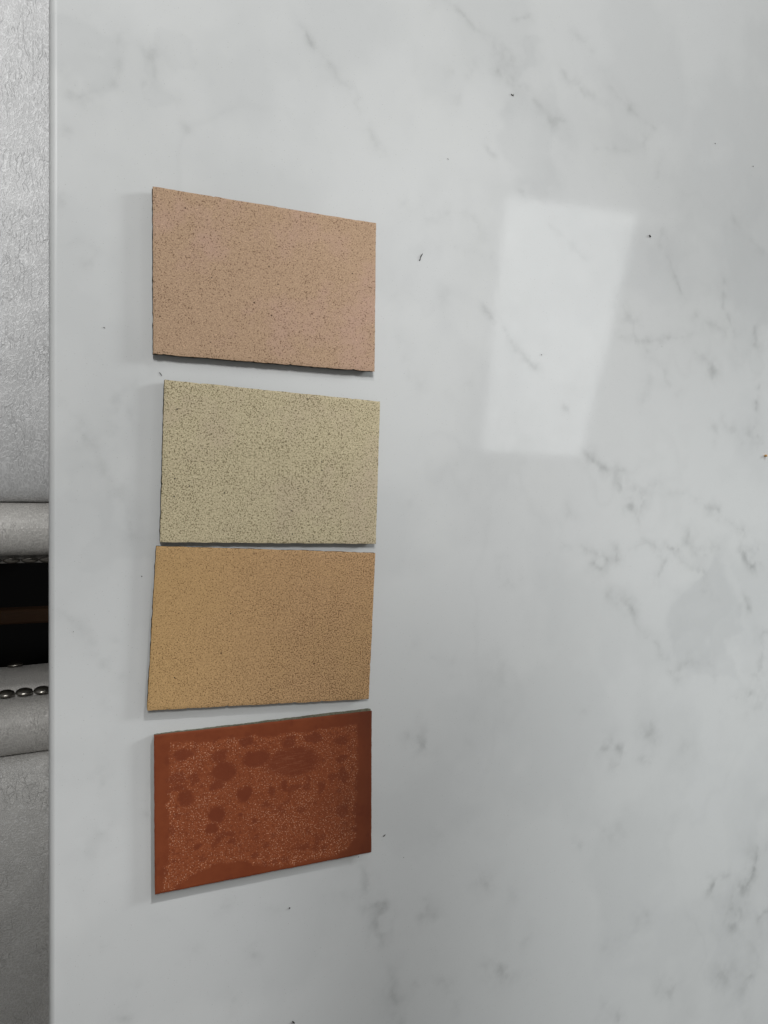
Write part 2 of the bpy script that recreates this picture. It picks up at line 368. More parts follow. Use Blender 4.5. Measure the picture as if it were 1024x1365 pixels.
def box_mesh(x0, x1, y0, y1, z0, z1, b=0.002):
    """box with chamfered edges"""
    vs, fs = [], []
    import bmesh
    bm = bmesh.new()
    bmesh.ops.create_cube(bm, size=1)
    for v in bm.verts:
        v.co = Vector(((x0 + x1) / 2 + v.co.x * (x1 - x0), (y0 + y1) / 2 + v.co.y * (y1 - y0), (z0 + z1) / 2 + v.co.z * (z1 - z0)))
    if b:
        bmesh.ops.bevel(bm, geom=list(bm.edges), offset=b, segments=2, affect='EDGES', profile=0.5)
    bm.verts.index_update()
    vs = [tuple(v.co) for v in bm.verts]
    fs = [[v.index for v in f.verts] for f in bm.faces]
    bm.free()
    return vs, fs


# --- value noise in numpy (pigment maps are laid down on the stone, in table coordinates)
_lat = nrs.rand(256, 256)


def vnoise(x, y):
    xi = np.floor(x).astype(int); yi = np.floor(y).astype(int)
    fx = x - xi; fy = y - yi
    fx = fx * fx * (3 - 2 * fx); fy = fy * fy * (3 - 2 * fy)
    a = _lat[xi & 255, yi & 255]; b = _lat[(xi + 1) & 255, yi & 255]
    c = _lat[xi & 255, (yi + 1) & 255]; d = _lat[(xi + 1) & 255, (yi + 1) & 255]
    return (a * (1 - fx) + b * fx) * (1 - fy) + (c * (1 - fx) + d * fx) * fy


def fbm(x, y, oct=4, seed=0):
    s = 0; a = 0.5; t = 0
    for i in range(oct):
        s = s + a * vnoise(x * 2 ** i + 17.3 * seed + 5.1 * i, y * 2 ** i + 9.7 * seed + 3.3 * i)
        t += a; a *= 0.5
    return s / t


class NT:
    """small shader-node helper"""
    def __init__(self, name):
        self.m = bpy.data.materials.new(name)
        self.m.use_nodes = True
        self.t = self.m.node_tree
        self.b = self.t.nodes['Principled BSDF']
        self.tc = self.t.nodes.new('ShaderNodeTexCoord')

    def new(self, kind, **kw):
        n = self.t.nodes.new(kind)
        for k, v in kw.items():
            if hasattr(n, k):
                setattr(n, k, v)
            else:
                n.inputs[k].default_value = v
        return n

    def l(self, a, b):
        self.t.links.new(a, b)

    def mapping(self, scale=(1, 1, 1), rot=(0, 0, 0), src=None, loc=(0, 0, 0)):
        n = self.t.nodes.new('ShaderNodeMapping')
        n.inputs['Scale'].default_value = scale
        n.inputs['Rotation'].default_value = rot
        n.inputs['Location'].default_value = loc
        self.l(src if src is not None else self.tc.outputs['Object'], n.inputs['Vector'])
        return n.outputs[0]

    def noise(self, scale, detail=2, rough=0.5, src=None, dist=0.0):
        n = self.t.nodes.new('ShaderNodeTexNoise')
        n.inputs['Scale'].default_value = scale
        n.inputs['Detail'].default_value = detail
        n.inputs['Roughness'].default_value = rough
        n.inputs['Distortion'].default_value = dist
        self.l(src if src is not None else self.tc.outputs['Object'], n.inputs['Vector'])
        return n.outputs['Fac']

    def voro(self, scale, feature='F1', src=None, rand=1.0):
        n = self.t.nodes.new('ShaderNodeTexVoronoi')
        n.feature = feature
        n.inputs['Scale'].default_value = scale
        n.inputs['Randomness'].default_value = rand
        self.l(src if src is not None else self.tc.outputs['Object'], n.inputs['Vector'])
        return n

    def rng(self, src, a, b, c=0.0, d=1.0):
        n = self.t.nodes.new('ShaderNodeMapRange')
        self.l(src, n.inputs[0])
        for i, v in enumerate((a, b, c, d)):
            n.inputs[i + 1].default_value = v
        return n.outputs[0]

    def math(self, op, a, b=None, clamp=False):
        n = self.t.nodes.new('ShaderNodeMath'); n.operation = op; n.use_clamp = clamp
        for i, v in enumerate((a, b)):
            if v is None:
                continue
            if isinstance(v, (int, float)):
                n.inputs[i].default_value = v
            else:
                self.l(v, n.inputs[i])
        return n.outputs[0]

    def mix(self, fac, a, b, mode='MIX'):
        n = self.t.nodes.new('ShaderNodeMix'); n.data_type = 'RGBA'; n.blend_type = mode
        for idx, v in ((0, fac), (6, a), (7, b)):
            if isinstance(v, (int, float)):
                n.inputs[idx].default_value = v
            elif isinstance(v, tuple):
                n.inputs[idx].default_value = v if len(v) == 4 else v + (1,)
            else:
                self.l(v, n.inputs[idx])
        return n.outputs[2]

    def attr(self, name):
        n = self.t.nodes.new('ShaderNodeAttribute'); n.attribute_name = name
        return n.outputs['Fac']

    def bump(self, h, strength, dist, normal=None):
        n = self.t.nodes.new('ShaderNodeBump')
        n.inputs['Strength'].default_value = strength
        n.inputs['Distance'].default_value = dist
        self.l(h, n.inputs['Height'])
        if normal is not None:
            self.l(normal, n.inputs['Normal'])
        return n.outputs[0]

    def setp(self, **kw):
        for k, v in kw.items():
            k = k.replace('_', ' ')
            if hasattr(v, 'default_value') or hasattr(v, 'is_linked'):
                self.l(v, self.b.inputs[k])
            else:
                self.b.inputs[k].default_value = v
        return self.m


# ------------------------------------------------------------------ materials
# polished white veined stone
n = NT('veined_white_stone')
vein = n.attr('vein'); cloud = n.attr('cloud')
fine = n.noise(900, 3, 0.6)
brk = n.rng(fine, 0.25, 0.7, 0.75, 1.2)
veinf = n.math('MULTIPLY', vein, brk, clamp=True)
grain = n.rng(n.noise(2400, 2, 0.7), 0.3, 0.7, 0.0, 1.0)
base = n.mix(grain, (0.722, 0.733, 0.727), (0.757, 0.768, 0.762))
tint = n.rng(n.noise(9, 3, 0.5), 0.35, 0.65)
base = n.mix(n.math('MULTIPLY', tint, 0.12), base, (0.71, 0.725, 0.75))
base = n.mix(cloud, base, (0.47, 0.485, 0.49))
base = n.mix(veinf, base, (0.17, 0.18, 0.175))
fl = n.rng(n.noise(1300, 0), 0.80, 0.84)
base = n.mix(n.math('MULTIPLY', fl, 0.5), base, (0.35, 0.35, 0.33))
eg = n.attr('edge')
rgh = n.math('ADD', n.rng(n.noise(30, 4, 0.6), 0.3, 0.7, 0.042, 0.062), n.math('MULTIPLY', eg, 0.32))
STONE = n.setp(Base_Color=base, Roughness=rgh, Specular_IOR_Level=n.math('MULTIPLY', n.rng(n.noise(45, 5, 0.65), 0.3, 0.7, 0.36, 0.56), n.rng(eg, 0, 1, 1.0, 0.3)))
wav = n.noise(160, 2, 0.5)
n.setp(Normal=n.bump(n.math('ADD', n.math('MULTIPLY', n.noise(1500, 1, 0.5), 0.25), wav), 0.12, 0.00012))

# worn timber under the table, near black floor
n = NT('dark_timber')
w = n.noise(30, 4, 0.6, n.mapping((1, 12, 12)))
DARKWOOD = n.setp(Base_Color=n.mix(w, (0.06, 0.03, 0.015), (0.11, 0.055, 0.026)), Roughness=0.45)
n = NT('black_rug')
w = n.noise(700, 3, 0.7)
FLOOR = n.setp(Base_Color=n.mix(w, (0.006, 0.006, 0.006), (0.016, 0.015, 0.014)), Roughness=0.95, Specular_IOR_Level=0.1)
n = NT('white_leg_lacquer')
w = n.noise(12, 3, 0.6)
LEGW = n.setp(Base_Color=n.mix(w, (0.5, 0.5, 0.5), (0.58, 0.58, 0.57)), Roughness=0.35)


def leather(name, cell, stretch, tone, wr, bs=0.38):
    n = NT(name)
    big = n.noise(22, 3, 0.55)
    warp = n.t.nodes.new('ShaderNodeTexNoise'); warp.inputs['Scale'].default_value = 60; warp.inputs['Detail'].default_value = 3
    n.l(n.tc.outputs['Object'], warp.inputs['Vector'])
    wv = n.t.nodes.new('ShaderNodeVectorMath'); wv.operation = 'MULTIPLY_ADD'
    n.l(warp.outputs['Color'], wv.inputs[0]); wv.inputs[1].default_value = (0.012, 0.012, 0.012)
    n.l(n.tc.outputs['Object'], wv.inputs[2])
    ve = n.voro(cell, 'DISTANCE_TO_EDGE', n.mapping(stretch, src=wv.outputs[0]))
    edge = n.rng(ve.outputs['Distance'], 0.0, 0.16, 1.0, 0.0)
    ve2 = n.voro(cell * 0.42, 'DISTANCE_TO_EDGE', n.mapping((stretch[0] * 1.2, stretch[1] * 0.6, 1), (0, 0, 0.5), src=wv.outputs[0]))
    crease = n.rng(ve2.outputs['Distance'], 0.0, 0.07, 1.0, 0.0)
    gate = n.rng(n.noise(45, 2, 0.6), 0.42, 0.6)
    crease = n.math('MULTIPLY', crease, gate)
    h = n.math('SUBTRACT', n.math('MULTIPLY', edge, 0.55), n.math('MULTIPLY', crease, wr))
    h = n.math('ADD', h, n.math('MULTIPLY', n.noise(1400, 2, 0.6), 0.22))
    d = tuple(v * 0.80 for v in tone)
    col = n.mix(n.rng(big, 0.3, 0.7), d, tone)
    col = n.mix(n.math('MULTIPLY', edge, 0.36), col, tuple(min(1, v * 1.6) for v in tone))
    col = n.mix(n.math('MULTIPLY', crease, 0.35), col, tuple(v * 0.5 for v in tone))
    n.setp(Base_Color=col, Roughness=0.5, Metallic=0.1, Specular_IOR_Level=0.6)
    return n.setp(Normal=n.bump(h, bs, 0.0006))


LEATHER_A = leather('creased_silver_leather', 330, (1.45, 0.6, 1), (0.60, 0.60, 0.60), 0.9)
LEATHER_ROLL = leather('gathered_silver_leather', 400, (1.3, 0.55, 1), (0.63, 0.61, 0.58), 1.0, 0.5)
LEATHER_B = leather('pebbled_silver_leather', 420, (0.9, 1.1, 1), (0.70, 0.685, 0.655), 0.8, 0.6)
n = NT('nickel_nail')
w = n.noise(900, 2, 0.6)
NAIL = n.setp(Base_Color=n.mix(w, (0.20, 0.19, 0.17), (0.33, 0.31, 0.28)), Metallic=1.0, Roughness=0.28)
n = NT('seam_thread')
THREAD = n.setp(Base_Color=n.mix(n.noise(500, 2), (0.05, 0.047, 0.04), (0.09, 0.085, 0.075)), Roughness=0.8)


def sanded(name, light, mid, dark, pink, pit, scale=1250, dens=0.36, pm=0.9, gx=0.0, gy=0.0, warm=None):
    """sanded mineral face: fine grains, dark pits, faint blotches"""
    n = NT(name)
    g1 = n.noise(scale, 2, 0.65)
    g2 = n.noise(scale * 2.1, 1, 0.5)
    blot = n.noise(22, 5, 0.65)
    patch = n.noise(70, 3, 0.6)
    col = n.mix(n.rng(g1, 0.36, 0.62), mid, light)
    col = n.mix(n.math('MULTIPLY', n.rng(blot, 0.50, 0.68), 0.75), col, pink)
    dd = n.rng(patch, 0.3, 0.7, dens - 0.022, dens + 0.022)
    if gx or gy:                       # the pits crowd towards one side of this sample
        sx = n.new('ShaderNodeSeparateXYZ'); n.l(n.tc.outputs['Object'], sx.inputs[0])
        g = n.math('ADD', n.math('MULTIPLY', sx.outputs[0], gx), n.math('MULTIPLY', sx.outputs[1], gy))
        dd = n.math('ADD', dd, g)
        if warm:
            wf = n.math('MULTIPLY', n.rng(n.math('ADD', sx.outputs[0], n.math('MULTIPLY', blot, 0.05)), -0.055, 0.045, 1.0, 0.0), 0.34)
            col = n.mix(wf, col, warm)
    pitm = n.math('GREATER_THAN', dd, n.noise(scale * 0.95, 2, 0.6, n.mapping(loc=(3.1, 1.7, 0))))
    soft = n.math('MULTIPLY', n.rng(g2, 0.30, 0.45, 1.0, 0.0), 0.35)
    col = n.mix(soft, col, dark)
    col = n.mix(n.math('MULTIPLY', pitm, pm), col, dark)
    v = n.voro(125, 'F1')
    big = n.math('LESS_THAN', v.outputs['Distance'], 0.068)
    sel = n.math('GREATER_THAN', n.noise(60, 1, 0.5), 0.5)
    big = n.math('MULTIPLY', big, sel)
    col = n.mix(n.math('MULTIPLY', big, 0.85), col, pit)
    lt = n.math('GREATER_THAN', n.noise(scale * 0.8, 1, 0.5, n.mapping(loc=(9, 4, 2))), 0.73)
    col = n.mix(n.math('MULTIPLY', lt, 0.5), col, tuple(min(1, c * 1.5) for c in light))
    h = n.math('SUBTRACT', g1, n.math('MULTIPLY', pitm, 0.5))
    h = n.math('SUBTRACT', h, big)
    n.setp(Base_Color=col, Roughness=0.82, Specular_IOR_Level=0.25)
    return n.setp(Normal=n.bump(h, 0.5, 0.00025))


PINK = sanded('pink_beige_face', (0.60, 0.415, 0.275), (0.45, 0.30, 0.195), (0.18, 0.10, 0.055), (0.57, 0.375, 0.29), (0.05, 0.025, 0.015), 1130, 0.388, 0.85)
SAGE = sanded('pale_sage_face', (0.72, 0.625, 0.415), (0.51, 0.43, 0.275), (0.20, 0.16, 0.085), (0.61, 0.50, 0.355), (0.03, 0.025, 0.02), 1120, 0.42, 0.9)
TAN = sanded('ochre_tan_face', (0.66, 0.415, 0.215), (0.48, 0.29, 0.145), (0.17, 0.09, 0.035), (0.59, 0.37, 0.18), (0.03, 0.015, 0.01), 1150, 0.416, 0.85, 0.42, -0.32, (0.57, 0.38, 0.125))

# red brown face with a field of pale glitter and smooth round spots
n = NT('rust_red_face')
gl = n.attr('glaze'); sp = n.attr('spot'); scr = n.attr('scratch')
b1 = n.noise(50, 4, 0.6)
basec = n.mix(n.rng(b1, 0.35, 0.65), (0.22, 0.050, 0.018), (0.26, 0.064, 0.023))
fieldc = n.mix(n.rng(n.noise(800, 3, 0.65), 0.35, 0.65), (0.225, 0.053, 0.019), (0.36, 0.10, 0.038))
fld = n.math('MULTIPLY', gl, n.math('SUBTRACT', 1.0, sp, clamp=True))
col = n.mix(fld, basec, fieldc)
col = n.mix(n.math('MULTIPLY', sp, 0.55), col, (0.17, 0.036, 0.016))
gn = n.noise(1100, 1, 0.5, n.mapping(loc=(5, 2, 7)))
dn = n.rng(n.noise(55, 3, 0.6), 0.3, 0.7, 0.69, 0.61)
sparkle = n.math('MULTIPLY', n.math('GREATER_THAN', gn, dn), fld)
col = n.mix(n.math('MULTIPLY', sparkle, 0.75), col, (0.80, 0.43, 0.27))
sn = n.noise(1, 3, 0.6, n.mapping((90, 1100, 1), (0, 0, -0.12)))
sl = n.math('MULTIPLY', n.math('GREATER_THAN', sn, 0.57), scr)
col = n.mix(n.math('MULTIPLY', sl, 0.28), col, (0.42, 0.16, 0.08))
rdark = n.math('MULTIPLY', n.attr('right_dark'), 0.5)
col = n.mix(rdark, col, n.mix(fld, (0.065, 0.020, 0.013), (0.11, 0.032, 0.016)))  # face colour goes darker towards the right end
n.setp(Base_Color=col, Roughness=n.rng(fld, 0, 1, 0.62, 0.8), Specular_IOR_Level=0.2)
RED = n.setp(Normal=n.bump(n.math('MULTIPLY', n.noise(1000, 2, 0.6), n.math('ADD', fld, 0.15)), 0.4, 0.0002))


def backing(name, c0, c1):
    n = NT(name)
    g = n.noise(900, 3, 0.7); g2 = n.noise(60, 3, 0.6)
    col = n.mix(n.rng(g, 0.35, 0.65), c0, c1)
    col = n.mix(n.math('MULTIPLY', n.rng(g2, 0.45, 0.7), 0.4), col, tuple(v * 0.5 for v in c0))
    n.setp(Base_Color=col, Roughness=0.9, Specular_IOR_Level=0.15)
    return n.setp(Normal=n.bump(g, 0.6, 0.0004))


BACK_DARK = backing('dark_cement_backing', (0.02, 0.02, 0.014), (0.06, 0.058, 0.04))
BACK_GREY = backing('grey_beige_cement_backing', (0.12, 0.12, 0.085), (0.24, 0.235, 0.17))

# ------------------------------------------------------------------ the table
xs = np.concatenate([np.arange(0.0035, 0.6325, 0.001), np.array([0.65, 0.7, 0.8, 0.897])])
ys = np.concatenate([np.array([-0.95, -0.8, -0.6, -0.52]), np.arange(-0.505, 0.4605, 0.001), np.array([0.48, 0.55, 0.7, 0.85])])
X, Y = np.meshgrid(xs, ys, indexing='ij')
wx = X + (fbm(X * 90, Y * 90, 3, 1) - 0.5) * 0.006 + (fbm(X * 300, Y * 300, 2, 4) - 0.5) * 0.0022
wy = Y + (fbm(X * 90, Y * 90, 3, 2) - 0.5) * 0.006 + (fbm(X * 300, Y * 300, 2, 5) - 0.5) * 0.0022
VN = np.zeros_like(X)
mod = np.clip((fbm(X * 130, Y * 130, 4, 3) - 0.30) * 2.8, 0.2, 1.15)
for pts, wmm, st in VEINS:
    w = wmm * 0.001 * 0.5
    acc = np.zeros_like(X)
    for (ax, ay), (bx, by) in zip(pts[:-1], pts[1:]):
        pad = w * 4 + 0.006
        ia, ib = np.searchsorted(xs, (min(ax, bx) - pad, max(ax, bx) + pad))
        ja, jb = np.searchsorted(ys, (min(ay, by) - pad, max(ay, by) + pad))
        sx, sy = wx[ia:ib, ja:jb], wy[ia:ib, ja:jb]
        dx, dy = bx - ax, by - ay
        L2 = dx * dx + dy * dy + 1e-12
        t = np.clip(((sx - ax) * dx + (sy - ay) * dy) / L2, 0, 1)
        d = np.hypot(sx - ax - t * dx, sy - ay - t * dy)
        acc[ia:ib, ja:jb] = np.maximum(acc[ia:ib, ja:jb], 0.50 * np.exp(-(d / (w * 1.6 + 0.0003)) ** 1.4) + 0.42 * np.exp(-(d / (w * 3.4 + 0.0022)) ** 1.7))
    VN = 1 - (1 - VN) * (1 - np.clip(acc * st * 0.36 * mod, 0, 0.9))
CL = np.zeros_like(X)
bx_ = X + (fbm(X * 30, Y * 30, 5, 7) - 0.5) * 0.085
by_ = Y + (fbm(X * 30, Y * 30, 5, 8) - 0.5) * 0.085
for cx, cy, rx, ry, an, st in PATCHES:
    u = (bx_ - cx) * math.cos(an) - (by_ - cy) * math.sin(an)
    v = (bx_ - cx) * math.sin(an) + (by_ - cy) * math.cos(an)
    q = np.sqrt((u / rx) ** 2 + (v / ry) ** 2)
    m = 1 / (1 + np.exp((q - 0.95) / 0.085))
    CL = np.maximum(CL, m * st * 0.50 * (0.6 + 0.4 * np.clip(q, 0, 1)))
bg = fbm(X * 14, Y * 14, 5, 9)
CL = CL + np.clip((bg - 0.46) * 0.8, 0, 0.14)
ridge = np.abs(fbm(X * 11 + 3, Y * 8, 5, 12) - 0.5)
VN = 1 - (1 - VN) * (1 - np.exp(-(ridge / 0.022) ** 2) * 0.035 * np.clip((fbm(X * 9, Y * 9, 2, 14) - 0.4) * 4, 0, 1))

nx, ny = X.shape
# top sheet plus a rounded front edge, then skirt and underside, one closed slab
prof = [(0.0030, -0.00003), (0.0021, -0.0003), (0.0011, -0.0010), (0.00035, -0.0022), (0.0, -0.0038), (0.0, -0.0162), (0.0012, -0.0192), (0.0035, -0.0200)]
Zt = np.zeros_like(X)
verts = [np.stack([X.ravel(), Y.ravel(), Zt.ravel()], 1)]
idx = np.arange(nx * ny).reshape(nx, ny)
quads = [np.stack([idx[:-1, :-1], idx[1:, :-1], idx[1:, 1:], idx[:-1, 1:]], -1).reshape(-1, 4)]
base_i = nx * ny
prev = idx[0, :]
for (px, pz) in prof:
    cur = base_i + np.arange(ny)
    verts.append(np.stack([np.full(ny, px), ys, np.full(ny, pz)], 1))
    quads.append(np.stack([cur[:-1], prev[:-1], prev[1:], cur[1:]], -1))
    prev = cur
    base_i += ny
left_bottom = prev
rb = base_i + np.arange(ny); base_i += ny
verts.append(np.stack([np.full(ny, xs[-1]), ys, np.full(ny, -0.02)], 1))
quads.append(np.stack([idx[-1, :-1], rb[:-1], rb[1:], idx[-1, 1:]], -1))
quads.append(np.stack([left_bottom[:-1], left_bottom[1:], rb[1:], rb[:-1]], -1))
ev = base_i
V = np.concatenate(verts)
Q = np.concatenate(quads)
ne = nx + len(prof)
nb0 = np.arange(nx * ny, nx * ny + len(prof) * ny, ny)
ends = []
for s, j in ((0, 0), (1, ny - 1)):
    ring = list(idx[:, j][::-1]) + [int(k + j) for k in nb0] + [int(rb[j])]
    ends.append(ring if s == 1 else ring[::-1])
me = bpy.data.meshes.new('tabletop')
nloops = Q.size + sum(len(e) for e in ends)
me.vertices.add(len(V)); me.vertices.foreach_set('co', V.ravel())
me.loops.add(nloops)
me.loops.foreach_set('vertex_index', np.concatenate([Q.ravel()] + [np.array(e) for e in ends]).astype(np.int32))
starts = list(range(0, Q.size, 4))
tot = [4] * len(Q)
p_ = Q.size
for e in ends:
    starts.append(p_); tot.append(len(e)); p_ += len(e)
me.polygons.add(len(starts))
me.polygons.foreach_set('loop_start', starts)
me.polygons.foreach_set('loop_total', tot)
me.update(calc_edges=True)
me.validate()
sm = np.ones(len(me.polygons), bool); sm[-2:] = False
sm[-2 - (ny - 1) * 2:] = False
me.polygons.foreach_set('use_smooth', sm)
me.materials.append(STONE)
tail = len(V) - nx * ny
for nm, arr in (('vein', VN), ('cloud', CL), ('edge', (X < 0.0045) * 1.0)):
    a = me.attributes.new(nm, 'FLOAT', 'POINT')
    rest = np.tile(arr[0, :], tail // ny) if tail % ny == 0 else np.zeros(tail)
    a.data.foreach_set('value', np.concatenate([arr.ravel(), rest]).astype(np.float32))
table = thing('table', 'white stone table with faint grey marbling under the four colour samples', 'table', (0, 0, 0))
top = bpy.data.objects.new('tabletop', me)
link(top); top.parent = table; top.location = (0, 0, TZ)
v, f = box_mesh(0.30, 0.86, -0.85, 0.75, TZ - 0.06, TZ - 0.0205, 0.003)
mesh_obj('apron', v, f, LEGW, table, False)
for lx, ly in ((0.36, -0.75), (0.36, 0.65), (0.80, -0.75), (0.80, 0.65)):
    v, f = box_mesh(lx - 0.035, lx + 0.035, ly - 0.035, ly + 0.035, 0.004, TZ - 0.0605, 0.004)
    mesh_obj('leg', v, f, LEGW, table, False)

v, f = box_mesh(-0.14, 0.2995, -0.174, -0.155, 0.12, 0.15, 0.003)
mesh_obj('foot_rail', v, f, DARKWOOD, table, False)

# floor: one dark sheet
v = [(-6, -6, 0), (6, -6, 0), (6, 6, 0), (-6, 6, 0)]
fl_o = mesh_obj('floor', v, [(0, 1, 2, 3)], FLOOR, None, False)
fl_o['kind'] = 'structure'


# ------------------------------------------------------------------ sample tiles
def make_tile(name, label, cq, th, face_mat, back_mat, inset, under, group, seed, glaze=False, skew=0.0):
    cq = np.array(cq); c = cq.mean(0)
    r = np.random.RandomState(seed)
    root = thing(name, label, 'sample tile', (c[0], c[1], TZ + 0.0001), 0, group)
    q = cq - c                       # TL, TR, BR, BL
    nu, nv = (201, 137) if glaze else (121, 81)
    us = np.linspace(0, 1, nu); vs_ = np.linspace(0, 1, nv)
    U, W = np.meshgrid(us, vs_, indexing='ij')
    def bil(U, W):
        return ((1 - U) * (1 - W))[..., None] * q[0] + (U * (1 - W))[..., None] * q[1] + (U * W)[..., None] * q[2] + ((1 - U) * W)[..., None] * q[3]
    Pq = bil(U, W)
    # nibbled edges: push the border in by a few tenths of a millimetre
    s = seed * 3.1
    ein = lambda t, k: (fbm(t * 22 + s + k, t * 0 + k, 4, k) - 0.5) * (0.0004 if glaze else 0.0006) + np.clip(fbm(t * 60 + s, t * 0 + 7 * k, 2, k) - 0.74, 0, 1) * (0.0 if glaze else 0.0035)
    eL, eR, eT, eB = ein(vs_, 1), ein(vs_, 2), ein(us, 3), ein(us, 4)
    k = 0.006
    fall = lambda d: np.clip(1 - d / k, 0, 1)
    Wd, Hd = 0.15, 0.102
    Pq[..., 0] += fall(U * Wd) * eL[None, :] - fall((1 - U) * Wd) * eR[None, :]
    Pq[..., 1] -= fall(W * Hd) * eT[:, None] - fall((1 - W) * Hd) * eB[:, None]
    Z = np.full(U.shape, th) + (fbm(U * 5 + s, W * 4, 3, 6) - 0.5) * 0.0003
    edge_d = np.minimum(np.minimum(U, 1 - U) * Wd, np.minimum(W, 1 - W) * Hd)
    Z -= np.where(edge_d < 1e-6, 0.00022 + r.rand(*U.shape) * 0.00016, 0)
    z1 = th - 0.0013
    n0 = nu * nv
    idx = np.arange(n0).reshape(nu, nv)
    V = [np.stack([Pq[..., 0].ravel(), Pq[..., 1].ravel(), Z.ravel()], 1)]
    F = np.stack([idx[:-1, :-1], idx[:-1, 1:], idx[1:, 1:], idx[1:, :-1]], -1).reshape(-1, 4).tolist()
    loop = list(idx[:, 0]) + list(idx[-1, 1:]) + list(idx[-2::-1, -1]) + list(idx[0, -2:0:-1])  # TL>TR>BR>BL
    allv = V[0]
    ringp = allv[loop]
    low = ringp.copy(); low[:, 2] = z1 + (r.rand(len(low)) - 0.5) * 0.0002
    low[:, :2] *= 1 - 0.0002 / 0.06
    nL = len(loop)
    for i in range(nL):
        j = (i + 1) % nL
        F.append([loop[i], loop[j], n0 + j, n0 + i])
    F.append([n0 + i for i in range(nL)])
    allv = np.concatenate([allv, low])
    o = mesh_obj('surface_layer', allv, F, face_mat, root, True)
    # hard edge between face and side
    try:
        o.data.set_sharp_from_angle(angle=math.radians(40))
    except Exception:
        pass
    if glaze:
        PX, PY = Pq[..., 0], Pq[..., 1]
        jx = PX + (fbm(PX * 260, PY * 260, 3, 21) - 0.5) * 0.0045
        jy = PY + (fbm(PX * 260, PY * 260, 3, 22) - 0.5) * 0.0045
        inside = np.zeros(PX.shape, bool); dist = np.full(PX.shape, 1.0)
        poly = GLAZE_EDGE
        for (ax, ay), (bx, by) in zip(poly, poly[1:] + poly[:1]):
            cond = ((ay > jy) != (by > jy)) & (jx < (bx - ax) * (jy - ay) / (by - ay + 1e-12) + ax)
            inside ^= cond
            dx, dy = bx - ax, by - ay
            t = np.clip(((jx - ax) * dx + (jy - ay) * dy) / (dx * dx + dy * dy), 0, 1)
            dist = np.minimum(dist, np.hypot(jx - ax - t * dx, jy - ay - t * dy))
        sd = np.where(inside, dist, -dist)
        G = np.clip(sd / 0.0016 + 0.5, 0, 1)
        G *= 0.55 + 0.45 * np.exp(-np.clip(sd, 0, 1) / 0.004) + 0.4 * fbm(PX * 60, PY * 60, 3, 23) * G
        G = np.clip(G, 0, 1)
        S = np.zeros(PX.shape)
        for cx, cy, rx, ry, st in GLAZE_SPOTS:
            q_ = np.sqrt(((jx - cx) / rx) ** 2 + ((jy - cy) / ry) ** 2)
            S = np.maximum(S, st * np.clip((1.0 - q_) / 0.38 + 0.5, 0, 1))
        S = np.maximum(S, np.clip((fbm(PX * 170, PY * 170, 2, 25) - 0.70) * 7, 0, 0.6))
        cx, cy, rx, ry, st = GLAZE_SPOTS[12]
        RDARK = 1 / (1 + np.exp(-((PX - 0.052) + (fbm(PX * 50, PY * 50, 3, 31) - 0.5) * 0.03) / 0.009))
        SC = np.clip(1.3 - np.sqrt(((PX - cx) / (rx * 1.1)) ** 2 + ((PY - cy) / (ry * 1.1)) ** 2), 0, 1)
        for nm, A in (('glaze', G), ('spot', S), ('scratch', SC), ('right_dark', RDARK)):
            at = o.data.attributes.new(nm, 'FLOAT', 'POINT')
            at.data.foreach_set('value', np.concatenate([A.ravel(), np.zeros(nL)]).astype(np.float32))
    # backing: rougher slab, a little smaller, undercut towards its foot
    pts = []
    levels = [(z1 - 0.0001, inset), (z1 - 0.0012, inset * 0.9), (th * 0.45, inset + under * 0.3), (th * 0.12, inset + under), (0.0, inset + under * 1.25)]
    per = ringp[:, :2]
    cen = per.mean(0)
    step = 2
    sel = list(range(0, nL, step)); m = len(sel)
    VV, FF = [], []
    for li, (z, ins) in enumerate(levels):
        for a in sel:
            x, y = per[a]
            # pull in along both axes so that the inset is even on every side
            x -= math.copysign(min(ins, abs(x)), x) * min(1, abs(x) / (0.4 * 0.15))
            y -= math.copysign(min(ins, abs(y)), y) * min(1, abs(y) / (0.4 * 0.102))
            if y > 0:
                y += skew * (0.15 + 0.85 * min(1, max(0, 0.5 + x / 0.15))) * (0.8 + 0.4 * float(fbm(np.array(x * 150.0), np.array(z * 300.0), 2, 3)))
            jn = (r.rand() - 0.5) * 0.00035
            VV.append((x + jn, y + (r.rand() - 0.5) * 0.00035, z))
    for li in range(len(levels) - 1):
        for i in range(m):
            j = (i + 1) % m
            FF.append([li * m + i, li * m + j, (li + 1) * m + j, (li + 1) * m + i])
    FF.append([i for i in range(m)][::-1])
    FF.append([(len(levels) - 1) * m + i for i in range(m)])
    mesh_obj('backing', VV, FF, back_mat, root, False)
    return root


G_T = 'row of four colour sample tiles on the stone table'
T1 = [[0.05871, 0.18826], [0.20937, 0.18801], [0.20937, 0.08506], [0.05937, 0.08523]]
T2 = [[0.06637, 0.06987], [0.21426, 0.06454], [0.21192, -0.03585], [0.06399, -0.03217]]
T3 = [[0.06184, -0.0346], [0.2121, -0.04207], [0.20833, -0.14582], [0.05662, -0.13819]]
T4 = [[0.06079, -0.15422], [0.21056, -0.15434], [0.21144, -0.25589], [0.06169, -0.25637]]
make_tile('sample_tile', 'pinkish beige speckled sample tile at the top of the row', T1, 0.0072, PINK, BACK_DARK, -0.0006, 0.0022, G_T, 3)
make_tile('sample_tile', 'pale greenish cream sample tile peppered with tiny dark pits', T2, 0.0064, SAGE, BACK_DARK, -0.0004, 0.0014, G_T, 5)
make_tile('sample_tile', 'golden tan speckled sample tile between the cream and the red brown ones', T3, 0.0055, TAN, BACK_DARK, -0.0004, 0.0014, G_T, 8)
make_tile('sample_tile', 'rusty red brown sample tile with glittery centre and dark round spots', T4, 0.0055, RED, BACK_GREY, -0.0005, -0.0004, G_T, 12, True, 0.0015)


